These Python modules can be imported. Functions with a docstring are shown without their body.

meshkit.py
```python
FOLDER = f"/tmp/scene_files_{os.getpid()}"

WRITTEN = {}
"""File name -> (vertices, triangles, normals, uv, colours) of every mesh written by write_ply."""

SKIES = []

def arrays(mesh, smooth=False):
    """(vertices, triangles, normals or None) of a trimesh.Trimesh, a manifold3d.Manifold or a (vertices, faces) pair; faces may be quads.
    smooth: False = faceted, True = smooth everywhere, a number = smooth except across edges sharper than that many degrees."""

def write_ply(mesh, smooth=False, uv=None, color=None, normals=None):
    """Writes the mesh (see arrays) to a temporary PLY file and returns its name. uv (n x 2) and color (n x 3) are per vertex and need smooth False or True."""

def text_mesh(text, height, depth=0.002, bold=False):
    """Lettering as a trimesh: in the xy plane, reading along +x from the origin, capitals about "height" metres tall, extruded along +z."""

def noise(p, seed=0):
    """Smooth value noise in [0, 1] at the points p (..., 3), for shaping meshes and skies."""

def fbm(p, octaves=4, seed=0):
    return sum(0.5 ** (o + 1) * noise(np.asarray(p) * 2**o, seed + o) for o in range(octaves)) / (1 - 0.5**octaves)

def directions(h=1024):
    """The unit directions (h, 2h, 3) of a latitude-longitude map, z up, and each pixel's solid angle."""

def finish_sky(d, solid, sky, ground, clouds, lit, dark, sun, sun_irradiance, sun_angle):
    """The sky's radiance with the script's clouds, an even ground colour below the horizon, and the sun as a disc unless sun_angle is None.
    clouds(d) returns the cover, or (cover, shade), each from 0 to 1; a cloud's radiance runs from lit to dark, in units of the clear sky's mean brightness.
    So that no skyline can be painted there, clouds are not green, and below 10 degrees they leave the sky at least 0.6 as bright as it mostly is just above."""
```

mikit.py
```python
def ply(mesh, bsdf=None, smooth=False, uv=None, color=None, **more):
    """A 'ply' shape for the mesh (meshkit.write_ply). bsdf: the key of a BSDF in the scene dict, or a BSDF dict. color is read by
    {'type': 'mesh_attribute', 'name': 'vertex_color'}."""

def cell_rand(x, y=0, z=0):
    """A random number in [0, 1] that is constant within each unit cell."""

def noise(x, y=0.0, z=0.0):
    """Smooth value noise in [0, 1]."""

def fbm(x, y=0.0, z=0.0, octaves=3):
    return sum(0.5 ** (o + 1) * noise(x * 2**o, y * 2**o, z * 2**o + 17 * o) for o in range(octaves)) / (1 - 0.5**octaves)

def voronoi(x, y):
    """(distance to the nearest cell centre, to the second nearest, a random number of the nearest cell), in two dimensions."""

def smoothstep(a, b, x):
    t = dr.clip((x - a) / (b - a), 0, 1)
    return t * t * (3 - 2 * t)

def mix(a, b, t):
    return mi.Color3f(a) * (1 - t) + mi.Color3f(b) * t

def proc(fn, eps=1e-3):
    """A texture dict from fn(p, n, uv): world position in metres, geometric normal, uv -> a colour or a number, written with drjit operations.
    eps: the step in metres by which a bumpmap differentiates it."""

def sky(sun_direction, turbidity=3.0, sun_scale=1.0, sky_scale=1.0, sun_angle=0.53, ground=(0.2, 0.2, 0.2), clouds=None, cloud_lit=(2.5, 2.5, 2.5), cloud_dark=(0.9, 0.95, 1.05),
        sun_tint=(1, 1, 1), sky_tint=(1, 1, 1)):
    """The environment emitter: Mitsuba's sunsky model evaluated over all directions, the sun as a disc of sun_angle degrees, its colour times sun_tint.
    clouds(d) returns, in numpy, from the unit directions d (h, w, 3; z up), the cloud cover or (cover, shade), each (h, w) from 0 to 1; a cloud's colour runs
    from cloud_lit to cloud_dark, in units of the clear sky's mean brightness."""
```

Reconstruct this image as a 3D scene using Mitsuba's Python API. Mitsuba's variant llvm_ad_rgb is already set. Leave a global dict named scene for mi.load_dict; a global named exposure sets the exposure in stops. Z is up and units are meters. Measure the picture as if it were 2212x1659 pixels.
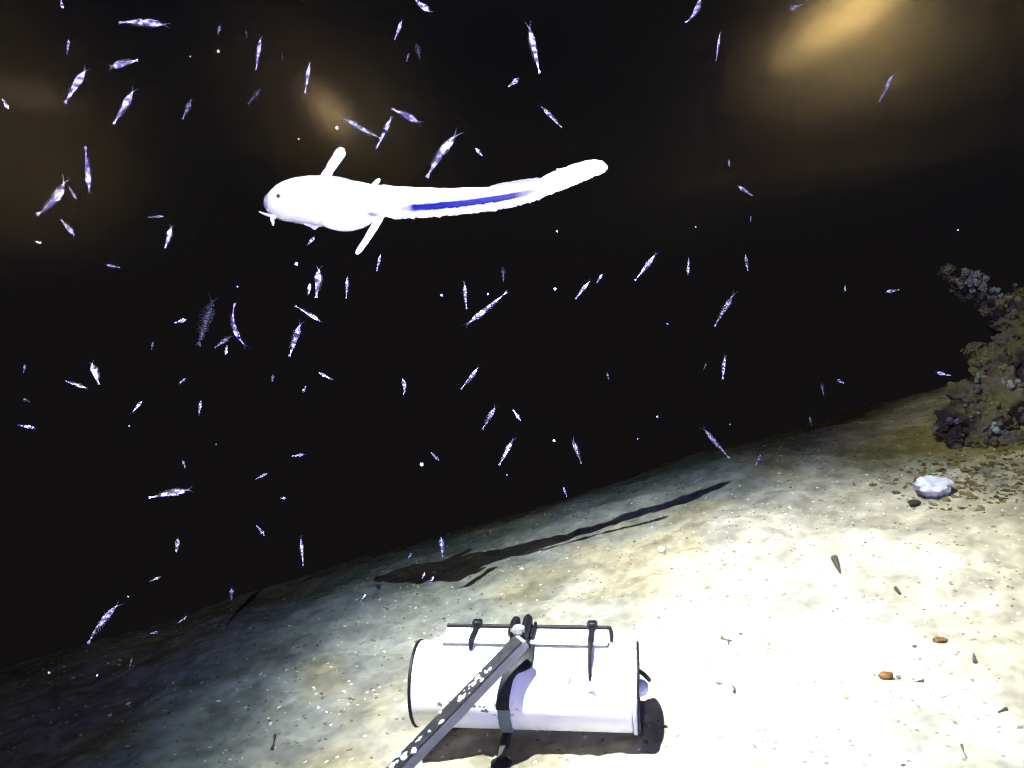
import math, random
import numpy as np, trimesh, mitsuba as mi, drjit as dr
import manifold3d as m3
import mikit, meshkit
from shapely.geometry import Polygon
from mikit import noise, fbm, cell_rand, smoothstep, mix

T = mi.ScalarTransform4f
random.seed(11)
rng = np.random.default_rng(11)
scene, labels = {}, {}

# ------------------------------------------------------------------ camera, water background, lamps, exposure
exposure = 0.0
PITCH = math.radians(8.0)
FOV = 60.0
FWD = np.array([0, math.cos(PITCH), -math.sin(PITCH)])
UP = np.array([0, math.sin(PITCH), math.cos(PITCH)])
RIGHT = np.array([1.0, 0, 0])
F = 1106 / math.tan(math.radians(FOV / 2))
scene['camera'] = dict(type='perspective', fov=FOV, fov_axis='x', near_clip=0.02, far_clip=400.0,
                       to_world=T().look_at(origin=[0, 0, 0], target=FWD.tolist(), up=[0, 0, 1]))


def murk(d):
    # the dark water column: slow brownish and bluish drifts of suspended matter, even towards the horizon
    n = meshkit.fbm(d * np.array([2.2, 2.2, 3.5]) + 4.0, 3, 5)
    k = np.clip(d[..., 2] / 0.12, 0, 1)
    return np.ones(d.shape[:2]), np.clip(0.5 + k * 2.2 * (n - 0.5), 0, 1)


scene['water_background'] = mikit.sky((0.2, 0.5, 0.6), turbidity=3, sun_scale=0.0, sky_scale=0.052, ground=(0.93, 0.90, 1.0), clouds=murk,
                                      cloud_lit=(1.12, 0.97, 0.86), cloud_dark=(0.52, 0.50, 0.76))


def spot(pos, target, rgb, power, cutoff, beam):
    return dict(type='spot', to_world=T().look_at(origin=list(pos), target=list(target), up=[0.1, 0.2, 1.0]),
                intensity={'type': 'rgb', 'value': [float(c * power) for c in rgb]}, cutoff_angle=cutoff, beam_width=beam)


# a strong work lamp on a mast above left, in three spots; the rest are added fills
scene['mast_lamp'] = spot((-0.45, 0.50, 1.26), (0.29, 1.02, -0.50), (1.0, 0.955, 0.85), 56, 19.6, 3.0)
scene['mast_lamp_rim'] = spot((-0.45, 0.50, 1.26), (0.29, 1.02, -0.50), (0.85, 0.96, 0.98), 20, 22.6, 4.0)
scene['mast_lamp_halo'] = spot((-0.45, 0.50, 1.26), (0.29, 1.02, -0.50), (0.42, 0.78, 1.0), 5.0, 25.5, 6.0)
scene['outcrop_fill'] = spot((-0.43, 0.52, 1.27), (1.28, 1.75, -0.28), (0.95, 0.95, 0.85), 13.0, 14.5, 3.0)  # added spot that brightens the outcrop
scene['fish_fill'] = spot((-0.22, 0.05, 0.20), (-0.09, 1.22, 0.165), (1.0, 0.97, 1.0), 4.8, 13.6, 11.4)  # added front spot, put in to whiten the fish
scene['krill_fill'] = spot((-0.06, -0.02, 0.0), (-0.10, 1.0, 0.30), (1.0, 0.97, 1.0), 0.98, 58.0, 40.0)  # added spot by the camera that whitens the krill
scene['blue_fill'] = spot((0.12, -0.60, -0.18), (0.10, 0.45, 0.06), (0.06, 0.07, 1.0), 4.6, 40.0, 16.0)  # added blue fill that tints shaded undersides and lights the krill
scene['glow_fill'] = spot((2.60, 2.05, 0.68), (-0.6, 2.05, 0.52), (1.0, 0.76, 0.38), 50.0, 14.0, 7.0)  # added unseen lamp that makes the ochre clouds glow


# ------------------------------------------------------------------ helpers
def P(px, py, depth):
    """The point that stands DEPTH metres ahead in the direction measured at (px, py) in a 2212 x 1659 frame."""
    return FWD * depth + RIGHT * ((px - 1106) / F * depth) + UP * ((829.5 - py) / F * depth)


def obj(key, mesh, bsdf, smooth=False, color=None, **more):
    k, n = key, 0
    while k in scene:
        n += 1
        k = f'{key}_{n:03d}'
    scene[k] = mikit.ply(mesh, bsdf, smooth=smooth, color=color, **more)
    return k


def tag(key, label=None, category=None, group=None, kind=None):
    labels[key] = {a: b for a, b in dict(label=label, category=category, group=group, kind=kind).items() if b}


used = {}


def number(name):
    used[name] = used.get(name, -1) + 1
    return name if used[name] == 0 else f'{name}_{used[name]:03d}'


def loft(centres, A, B, n=16, power=1.0):
    """Closed loft: rings at CENTRES with half-axis vectors A, B per ring."""
    c, A, B = (np.asarray(x, float) for x in (centres, A, B))
    t = np.arange(n) * 2 * np.pi / n
    cs, sn = np.cos(t), np.sin(t)
    v = c[:, None] + cs[None, :, None] * A[:, None] + sn[None, :, None] * B[:, None]
    m = len(c)
    i, j = np.meshgrid(np.arange(m - 1), np.arange(n), indexing='ij')
    a, b, e, d = i * n + j, i * n + (j + 1) % n, (i + 1) * n + (j + 1) % n, (i + 1) * n + j
    f = np.vstack([np.stack([a, b, e], -1).reshape(-1, 3), np.stack([a, e, d], -1).reshape(-1, 3)])
    v = np.vstack([v.reshape(-1, 3), c[:1], c[-1:]])
    k = np.arange(n)
    f = np.vstack([f, np.stack([(k + 1) % n, k, k * 0 + m * n], 1), np.stack([(m - 1) * n + k, (m - 1) * n + (k + 1) % n, k * 0 + m * n + 1], 1)])
    me = trimesh.Trimesh(v, f, process=False)
    if me.volume < 0:
        me.invert()
    return me


def frame(t):
    t = t / np.linalg.norm(t)
    a = np.cross(t, [0, 0, 1.0] if abs(t[2]) < 0.9 else [1.0, 0, 0])
    a /= np.linalg.norm(a)
    return a, np.cross(t, a)


def rod(points, radii, n=8):
    p = np.asarray(points, float)
    r = np.broadcast_to(radii, (len(p),))
    t = np.gradient(p, axis=0)
    A, B = [], []
    a0, _ = frame(t[0])
    for k in range(len(p)):
        tt = t[k] / np.linalg.norm(t[k])
        a0 = a0 - tt * (a0 @ tt)
        a0 /= np.linalg.norm(a0)
        A.append(a0 * r[k]); B.append(np.cross(tt, a0) * r[k])
    return loft(p, A, B, n)


def resample(pts, step):
    pts = np.asarray(pts, float)
    out = []
    for a, b in zip(pts, np.roll(pts, -1, 0)):
        k = max(1, int(np.linalg.norm(b - a) / step))
        out += [a + (b - a) * t / k for t in range(k)]
    return np.array(out)


def plate(poly, depth, thick, ragged=0.0, seed=0, bulge=0.0):
    """A thin fin-like plate with real thickness, its outline given as directions, standing at DEPTH (a number or a function of px, py)."""
    r = np.random.default_rng(seed)
    p = resample(poly, 4.0)
    if ragged:
        p = p + r.normal(0, ragged, p.shape)
    m = trimesh.creation.extrude_polygon(Polygon(p).buffer(0), 1.0, engine='earcut')
    m = m.subdivide_to_size(9.0, max_iter=8) if hasattr(m, 'subdivide_to_size') else m
    v = np.array(m.vertices)
    d = depth(v[:, 0], v[:, 1]) if callable(depth) else np.full(len(v), depth)
    d = d + (v[:, 2] - 0.5) * thick
    q = np.array([P(x, y, e) for x, y, e in zip(v[:, 0], v[:, 1], d)])
    me = trimesh.Trimesh(q, m.faces, process=False)
    if me.volume < 0:
        me.invert()
    return me


def box(lo, hi, chamfer=0.0):
    lo, hi = np.array(lo, float), np.array(hi, float)
    if chamfer:
        c = chamfer
        pts = []
        for ax in range(3):
            for s in np.ndindex(2, 2, 2):
                q = np.where(s, hi - c, lo + c)
                q[ax] = (lo, hi)[s[ax]][ax]
                pts.append(q)
        return trimesh.convex.convex_hull(np.array(pts))
    m = trimesh.creation.box(hi - lo)
    m.apply_translation((lo + hi) / 2)
    return m


def lumpy(radius, centre, squash, seed, amp=0.35, freq=1.6, sub=3, fine=0.08):
    m = trimesh.creation.icosphere(subdivisions=sub, radius=1.0)
    v = np.array(m.vertices)
    k = 1 + amp * 2 * (meshkit.fbm(v * freq + 13.7 * seed, 3, seed) - 0.5) + fine * 2 * (meshkit.noise(v * 6 + 3.1 * seed, seed + 3) - 0.5)
    v = v * k[:, None] * np.asarray(squash) * radius
    return trimesh.Trimesh(v + np.asarray(centre), m.faces, process=False)


# ------------------------------------------------------------------ materials
def principled(rgb, rough=0.6, metallic=0.0, spec=0.4, **k):
    c = rgb if isinstance(rgb, dict) else {'type': 'rgb', 'value': list(rgb)}
    return dict(type='twosided', bsdf=dict(type='principled', base_color=c, roughness=rough, metallic=metallic, specular=spec, **k))


VC = {'type': 'mesh_attribute', 'name': 'vertex_color'}
scene['mat_krill'] = principled(VC, 0.5, spec=0.35)


def sand_colour(p, n, uv):
    x, y = p.x, p.y
    broad = fbm(x * 2.3 + 3.1, y * 2.3 + 1.7, 0.0, 4)
    mid = fbm(x * 11.0, y * 11.0, 5.0, 4)
    grain = fbm(x * 90.0, y * 90.0, 2.0, 3)
    c = mix((0.235, 0.25, 0.235), (0.34, 0.325, 0.28), smoothstep(0.36, 0.64, broad))
    c = mix(c, mi.Color3f(0.32, 0.285, 0.165), 0.55 * smoothstep(0.35, 1.1, x + 0.5 * (broad - 0.5)))
    c = mix(c, mi.Color3f(0.25, 0.215, 0.11), 0.55 * smoothstep(0.56, 0.72, fbm(x * 3.7 + 9.0, y * 3.7, 8.0, 4)))
    c = mix(c, mi.Color3f(0.21, 0.18, 0.05), 0.95 * smoothstep(0.55, 0.20, dr.sqrt(dr.square((x - 1.05) * 1.3) + dr.square((y - 1.80) * 1.9)) + 0.35 * (mid - 0.5)))
    patch = fbm(x * 30.0 + 2.0, y * 30.0, 3.0, 3)
    c = c * (0.55 + 0.9 * mid) * (0.55 + 0.9 * patch) * (0.75 + 0.5 * grain)
    g = cell_rand(dr.floor(x * 260), dr.floor(y * 260), 7)
    c = mix(c, mi.Color3f(0.72, 0.70, 0.62), dr.select(g > 0.993, 0.7, 0.0))
    c = mix(c, mi.Color3f(0.05, 0.045, 0.04), dr.select(g < 0.012, 0.6, 0.0))
    return c


scene['mat_sand'] = dict(type='bumpmap', arbitrary=mikit.proc(lambda p, n, uv: 0.0016 * fbm(p.x * 130, p.y * 130, p.z * 40, 3), 1e-3), scale=1.0,
                         bsdf=dict(type='principled', base_color=mikit.proc(sand_colour), roughness=0.8, specular=0.25))
scene['mat_shell'] = principled((0.80, 0.78, 0.70), 0.35, spec=0.6)
scene['mat_debris'] = principled((0.055, 0.045, 0.035), 0.7)
scene['mat_grit'] = principled(VC, 0.6)


def rock_colour(p, n, uv):
    a = fbm(p.x * 9, p.y * 9, p.z * 9, 4)
    b = fbm(p.x * 13 + 4, p.y * 13, p.z * 13 + 8, 4)
    c = mix((0.045, 0.034, 0.034), (0.12, 0.105, 0.08), smoothstep(0.40, 0.62, a))
    c = mix(c, mi.Color3f(0.13, 0.135, 0.05), 0.7 * smoothstep(0.52, 0.66, b))
    c = mix(c, mi.Color3f(0.28, 0.30, 0.27), 0.7 * smoothstep(0.64, 0.72, fbm(p.x * 13, p.y * 13 + 5, p.z * 13, 3)))
    return c


scene['mat_rock'] = dict(type='bumpmap', arbitrary=mikit.proc(lambda p, n, uv: 0.012 * fbm(p.x * 40, p.y * 40, p.z * 40, 3), 2e-3), scale=1.0,
                         bsdf=dict(type='principled', base_color=mikit.proc(rock_colour), roughness=0.85, specular=0.2))
scene['mat_growth'] = principled(VC, 0.7)
scene['mat_bluestone'] = principled(mikit.proc(lambda p, n, uv: mix((0.22, 0.25, 0.36), (0.62, 0.64, 0.72), smoothstep(0.35, 0.65, fbm(p.x * 45, p.y * 45, p.z * 45, 3)))), 0.45)
scene['mat_orange'] = principled(mikit.proc(lambda p, n, uv: mix((0.085, 0.03, 0.010), (0.16, 0.085, 0.025), fbm(p.x * 120, p.y * 120, p.z * 120, 3))), 0.6)

scene['mat_fish'] = principled(VC, 0.35, spec=0.4)
scene['mat_fin'] = principled((0.85, 0.85, 0.88), 0.4)
scene['mat_dullfin'] = principled((0.34, 0.33, 0.45), 0.4)
scene['mat_lips'] = principled((0.42, 0.36, 0.55), 0.4)
scene['mat_eye'] = principled((0.03, 0.025, 0.03), 0.15)
scene['mat_iris'] = principled((0.55, 0.52, 0.56), 0.25)

UC = P(1137, 1480, 1.0)                                    # the canister's middle, and its axes: along, away from the camera, up
YAW = math.radians(8)
ROLL = math.radians(2.6)
CV = np.array([math.sin(YAW), math.cos(YAW), 0])
CU = np.array([math.cos(YAW) * math.cos(ROLL), -math.sin(YAW) * math.cos(ROLL), math.sin(ROLL)])
CW = np.cross(CU, CV)
CR, CL = 0.0470, 0.245


def canister_colour(p, n, uv):
    u = (p.x - UC[0]) * CU[0] + (p.y - UC[1]) * CU[1]
    w = p.z - UC[2]
    scuff = smoothstep(0.56, 0.66, fbm(u * 210, w * 210, p.y * 60, 3))
    here = smoothstep(0.028, 0.016, dr.sqrt(dr.square(u - 0.068) + dr.square((w - 0.026) * 1.6)))
    low = smoothstep(0.055, 0.035, dr.abs(u + 0.05)) * smoothstep(0.010, 0.004, dr.abs(w + 0.004 + 0.004 * fbm(u * 90, 0.0, 3.0, 2)))
    c = mix((0.80, 0.80, 0.80), (0.88, 0.88, 0.88), fbm(u * 30, w * 30, p.y * 30, 3))
    return mix(c, mi.Color3f(0.07, 0.08, 0.13), dr.minimum(0.92, scuff * dr.maximum(here, low)))


scene['mat_canister'] = principled(mikit.proc(canister_colour), 0.35, spec=0.5)
scene['mat_black'] = principled((0.006, 0.006, 0.010), 0.5, spec=0.25)
scene['mat_strap'] = principled(mikit.proc(lambda p, n, uv: mix((0.004, 0.004, 0.006), (0.016, 0.016, 0.02), fbm(p.x * 150, p.y * 150, p.z * 150, 3))), 0.55, spec=0.2)
scene['mat_strap_low'] = principled((0.10, 0.14, 0.15), 0.6)
scene['mat_bar'] = principled((0.62, 0.66, 0.72), 0.2, spec=0.6)
scene['mat_alloy'] = principled(mikit.proc(lambda p, n, uv: mix((0.15, 0.15, 0.17), (0.30, 0.30, 0.33), fbm(p.x * 60, p.y * 60, p.z * 60, 4))), 0.5)
scene['mat_dark_strip'] = principled(mikit.proc(lambda p, n, uv: mix((0.006, 0.006, 0.009), (0.030, 0.030, 0.035), fbm(p.x * 160, p.y * 160, p.z * 160, 3))), 0.6, spec=0.15)  # dark reflection of the upper pole face put into the colour
scene['mat_bolt'] = principled((0.78, 0.78, 0.80), 0.25)


# ------------------------------------------------------------------ the seabed: one sheet, rising to the right, falling away into the dark
def ground_z(x, y, fine=True):
    x, y = np.asarray(x, float), np.asarray(y, float)
    q = np.stack([x, y, x * 0], -1)
    z = -0.551 + 0.165 * np.clip(x, -6, 6) + 0.02 * np.clip(y - 1.0, -1, 2)
    over = np.maximum(0, y - 1.56 - 0.46 * np.clip(x, -1.6, 3))
    z = z - 0.40 * over ** 2 / (1 + 0.55 * over)
    far = 1 / (1 + np.maximum(0, np.abs(x) - 2.5) + np.maximum(0, y - 3.5))
    z = z + far * 0.045 * (meshkit.fbm(q * 2.1 + 7.0, 3, 1) - 0.5) + far * 0.022 * (meshkit.fbm(q * 8.0 + 2.0, 3, 2) - 0.5)
    # low swells and troughs running away to the upper right
    s = (x - 0.95) * 0.80 - (y - 1.25) * 0.60
    g = np.exp(-((x - 1.0) ** 2 + (y - 1.3) ** 2) / 0.35)
    z = z - g * 0.052 * (np.exp(-(s + 0.06) ** 2 / 0.0035) + np.exp(-(s - 0.20) ** 2 / 0.004)) + g * 0.018 * np.exp(-(s - 0.07) ** 2 / 0.004)
    z = z + 0.035 * np.exp(-(((x - 1.25) / 0.40) ** 2 + ((y - 1.95) / 0.30) ** 2))
    if fine:
        z = z + far * (0.010 * (meshkit.fbm(q * 30, 3, 3) - 0.5) + 0.0045 * (meshkit.noise(q * 95, 4) - 0.5))
    # a hollow scoured under the canister's left half, so that it sits on the sand at its right end
    return z


def axis_points(lo, hi, step, out_lo, out_hi):
    a = np.arange(lo, hi, step)
    lowside = lo - np.cumsum(step * 1.16 ** np.arange(1, 80))
    highside = a[-1] + np.cumsum(step * 1.16 ** np.arange(1, 80))
    return np.concatenate([lowside[lowside > out_lo][::-1], a, highside[highside < out_hi]])


gx, gy = axis_points(-0.95, 1.75, 0.0052, -60, 60), axis_points(0.42, 2.6, 0.0052, -8, 70)
X, Y = np.meshgrid(gx, gy, indexing='ij')
Z = ground_z(X, Y)
i, j = np.meshgrid(np.arange(len(gx) - 1), np.arange(len(gy) - 1), indexing='ij')
q = i * len(gy) + j
faces = np.vstack([np.stack([q, q + len(gy), q + len(gy) + 1], -1).reshape(-1, 3), np.stack([q, q + len(gy) + 1, q + 1], -1).reshape(-1, 3)])
obj('seabed', trimesh.Trimesh(np.stack([X, Y, Z], -1).reshape(-1, 3), faces, process=False), 'mat_sand', smooth=True)
tag('seabed', 'pale sandy seabed rising to the right and falling away into dark water', kind='structure')


def on_ground(px, py):
    """Where the line of sight through (px, py) meets the seabed."""
    d = P(px, py, 1.0)
    t = np.linspace(0.5, 4.5, 1600)
    h = d[2] * t - ground_z(d[0] * t, d[1] * t, False)
    k = np.argmax(h < 0)
    a = t[max(k - 1, 0)] + (t[1] - t[0]) * h[max(k - 1, 0)] / (h[max(k - 1, 0)] - h[k] + 1e-12)
    return d * a


def scatter(count, rmin, rmax, seed, flat=0.5, region=None, sub=0):
    """One mesh of COUNT small stones or shell bits strewn over the seabed in view."""
    r = np.random.default_rng(seed)
    base = trimesh.creation.icosphere(subdivisions=sub)
    bv, bf = np.array(base.vertices), np.array(base.faces)
    vs, fs, cs, at = [], [], [], 0
    while len(vs) < count:
        x, y = r.uniform(-0.9, 1.75), r.uniform(0.45, 2.6) ** 1.0
        if region and not region(x, y, r):
            continue
        rad = rmin * (rmax / rmin) ** (r.random() ** 2.2)
        a = r.random() * 6.28
        sq = np.array([1, r.uniform(0.45, 0.9), flat * r.uniform(0.6, 1.2)])
        v = bv * (1 + 0.35 * r.normal(0, 1, (len(bv), 1)).clip(-1, 1)) * sq * rad
        v = v @ np.array([[math.cos(a), math.sin(a), 0], [-math.sin(a), math.cos(a), 0], [0, 0, 1]])
        z = float(ground_z(x, y))
        vs.append(v + [x, y, z + rad * flat * 0.1]); fs.append(bf + at); at += len(bv)
        cs.append(np.tile(r.uniform(0.5, 1.1) * np.array([(0.30, 0.28, 0.22), (0.24, 0.25, 0.25), (0.33, 0.27, 0.12), (0.14, 0.12, 0.10)][r.integers(4)]), (len(bv), 1)))
    return trimesh.Trimesh(np.vstack(vs), np.vstack(fs), process=False), np.vstack(cs)


clump = lambda x, y, r: meshkit.noise(np.array([x * 6, y * 6, 1.0])) + 0.5 * meshkit.noise(np.array([x * 20, y * 20, 4.0])) > r.uniform(0.35, 1.15)
m, c = scatter(2600, 0.0009, 0.0044, 21, region=clump)
obj('shell_grit', m, 'mat_shell')
tag('shell_grit', 'white shell grit strewn all over the sandy seabed', 'grit', kind='stuff')
m, c = scatter(2600, 0.0011, 0.0048, 22, region=clump)
obj('gravel', m, 'mat_grit', color=c)
tag('gravel', 'fine grey and olive gravel lying loose on the seabed', 'gravel', kind='stuff')
m, c = scatter(420, 0.0009, 0.0034, 23)
obj('dark_grit', m, 'mat_debris')
tag('dark_grit', 'dark crumbs of debris sprinkled on the seabed', 'grit', kind='stuff')

# ------------------------------------------------------------------ stones and debris one can point to


def stone(name, px, py, size_px, squash, mat, label, cat, seed, sink=0.25, amp=0.3, fine=0.08):
    g = on_ground(px, py)
    rad = size_px / F * (g @ FWD) / 2
    k = number(name)
    obj(k, lumpy(rad, g + [0, 0, rad * squash[2] * (1 - sink)], squash, seed, amp, sub=3, fine=fine), mat, smooth=True)
    tag(k, label, cat)
    return k


stone('stone', 2015, 1072, 78, (1.0, 0.7, 0.62), 'mat_bluestone', 'pale blue grey stone lying on olive sand at the foot of the dark outcrop', 'stone', 3, 0.2, 0.45, 0.2)
stone('pebble', 1680, 1166, 24, (1, 0.8, 0.6), 'mat_shell', 'bright white pebble on grey sand, the largest between the long shadow and the outcrop', 'pebble', 5)
stone('pebble', 1428, 1193, 17, (0.9, 0.9, 0.9), 'mat_shell', 'small white pebble just below the right half of the long fish shadow', 'pebble', 6)
stone('pebble', 1914, 1466, 30, (1, 0.7, 0.6), 'mat_orange', 'rusty orange pebble on the bright sand right of the white canister', 'pebble', 7)
stone('pebble', 2030, 1386, 26, (1, 0.7, 0.5), 'mat_orange', 'ochre crumbling pebble right of and behind the rusty orange one', 'pebble', 9, 0.4, 0.5, 0.2)
stone('pebble', 1975, 1092, 26, (1, 0.6, 0.6), 'mat_grit_one' if False else 'mat_rock', 'small brown pebble beside the lower left of the blue grey stone', 'pebble', 8)


def scrap(px, py, segs, thick, label, seed):
    """A dark stick-like scrap lying on the sand; SEGS are polylines in direction units about (px, py)."""
    g = on_ground(px, py)
    sc = (g @ FWD) / F
    parts = []
    for s in segs:
        pts = []
        for dx, dy in s:
            h = on_ground(px + dx, py + dy)
            pts.append(h + [0, 0, thick * sc * 0.45])
        parts.append(rod(pts, [thick * sc * 0.5 * (0.7 + 0.5 * math.sin(2.1 * k + seed)) for k in range(len(pts))], 7))
    k = number('debris_scrap')
    obj(k, trimesh.util.concatenate(parts), 'mat_debris', smooth=40)
    tag(k, label, 'debris')


scrap(1810, 1228, [[(-8, -16), (-2, 0), (5, 16)]], 15, 'stubby dark brown scrap standing out on pale sand above the brightest pool of light', 1)
scrap(1572, 1385, [[(-14, -4), (0, 0), (9, 1)], [(2, 0), (1, 10), (0, 18)]], 5, 'dark T-shaped scrap on the white glaring sand above the right end of the canister', 2)
scrap(1602, 1370, [[(-5, 2), (4, 0)]], 6, 'short dark scrap just right of and behind the T-shaped one', 3)
scrap(1588, 1488, [[(-8, -8), (0, 2), (-3, 8)]], 5, 'small hooked grey scrap on glaring sand to the right of the canister end', 4)
scrap(2104, 1425, [[(-1, -10), (2, 10)]], 10, 'stubby dark scrap on sand near the right edge, level with the canister', 5)
scrap(2166, 1538, [[(-9, 4), (8, -3)]], 8, 'dark sliver lying on sand at the lower right edge', 6)
scrap(1938, 1279, [[(-4, -6), (6, 8)]], 8, 'short dark scrap on grey sand below the blue grey stone', 7)
scrap(2082, 1625, [[(-5, -14), (0, 2), (6, 14)]], 5, 'thin upright twig on the sand in the bottom right corner', 8)
scrap(590, 1605, [[(4, -14), (2, 2), (-2, 16)]], 8, 'dark upright stub in the sand at the bottom left of the canister', 9)
scrap(2060, 1497, [[(-32, 12), (0, 2), (30, -10)]], 8, 'pale grey worm-like rod lying slantwise on bright sand near the right edge', 10)
scene['debris_scrap_009']['bsdf'] = {'type': 'ref', 'id': 'mat_bluestone'}
scrap(1985, 1474, [[(-10, 2), (10, -2)]], 6, 'dark flat scrap just right of the rusty orange pebble', 11)
scrap(1395, 1605, [[(-5, 0), (5, 1)]], 7, 'small brown scrap on sand just below the right end of the canister', 12)

# the rocky outcrop at the right edge, with pale and olive growths on it
rock_parts = []
foot = on_ground(2130, 985)
FD = float(foot @ FWD) + 0.10
for k, (px, py, s, dd) in enumerate([(2195, 930, 190, 0.10), (2120, 915, 105, 0.02), (2215, 810, 150, 0.18), (2150, 800, 90, 0.12), (2225, 700, 110, 0.25), (2092, 618, 64, 0.24), (2140, 655, 60, 0.26),
                                     (2170, 870, 120, 0.05), (2048, 590, 34, 0.30), (2270, 860, 240, 0.1), (2290, 700, 190, 0.3), (2180, 700, 70, 0.26), (2085, 860, 70, 0.06), (2058, 905, 60, 0.06), (2175, 750, 60, 0.2),
                                     (2062, 950, 40, 0.0), (2112, 955, 46, -0.02), (2172, 965, 60, -0.04), (2030, 930, 30, 0.04), (2110, 760, 40, 0.2), (2210, 960, 50, -0.06)]):
    d = FD + dd
    rock_parts.append(lumpy(s / F * d / 2, P(px, py, d), (1, 1, 0.95), 40 + k, 0.6, 2.2, 4, 0.18))
obj('rocky_outcrop__rock', trimesh.util.concatenate(rock_parts), 'mat_rock', smooth=True)
tag('rocky_outcrop', 'dark ragged rocky outcrop with olive and pale growths at the right edge of the seabed', 'rock')
r = np.random.default_rng(5)
tree = np.vstack([np.array(x.vertices) for x in rock_parts])
dirs = tree / (tree @ FWD)[:, None]
pp = np.stack([1106 + (dirs @ RIGHT) * F, 829.5 - (dirs @ UP) * F], 1)
palette = [(0.24, 0.25, 0.24), (0.10, 0.085, 0.07), (0.15, 0.15, 0.05), (0.19, 0.20, 0.08), (0.17, 0.13, 0.08), (0.30, 0.33, 0.30), (0.12, 0.11, 0.12)]
spots = [(2085, 596, 34, (0.26, 0.28, 0.27)), (2110, 606, 30, (0.22, 0.24, 0.22)), (2070, 606, 22, (0.18, 0.19, 0.17)), (2165, 655, 22, (0.24, 0.19, 0.10)), (2180, 820, 34, (0.34, 0.38, 0.35)), (2150, 915, 30, (0.42, 0.45, 0.42)),
         (2140, 870, 24, (0.22, 0.24, 0.08)), (2165, 790, 26, (0.24, 0.27, 0.08)), (2060, 905, 20, (0.22, 0.20, 0.32)), (2140, 985, 26, (0.42, 0.40, 0.26)), (2165, 990, 20, (0.40, 0.34, 0.16)), (2195, 975, 30, (0.28, 0.22, 0.06))]
for k in range(56):
    px, py = r.uniform(2035, 2212), r.uniform(580, 980)
    spots.append((px, py, r.uniform(6, 20), palette[r.integers(len(palette))]))
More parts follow.
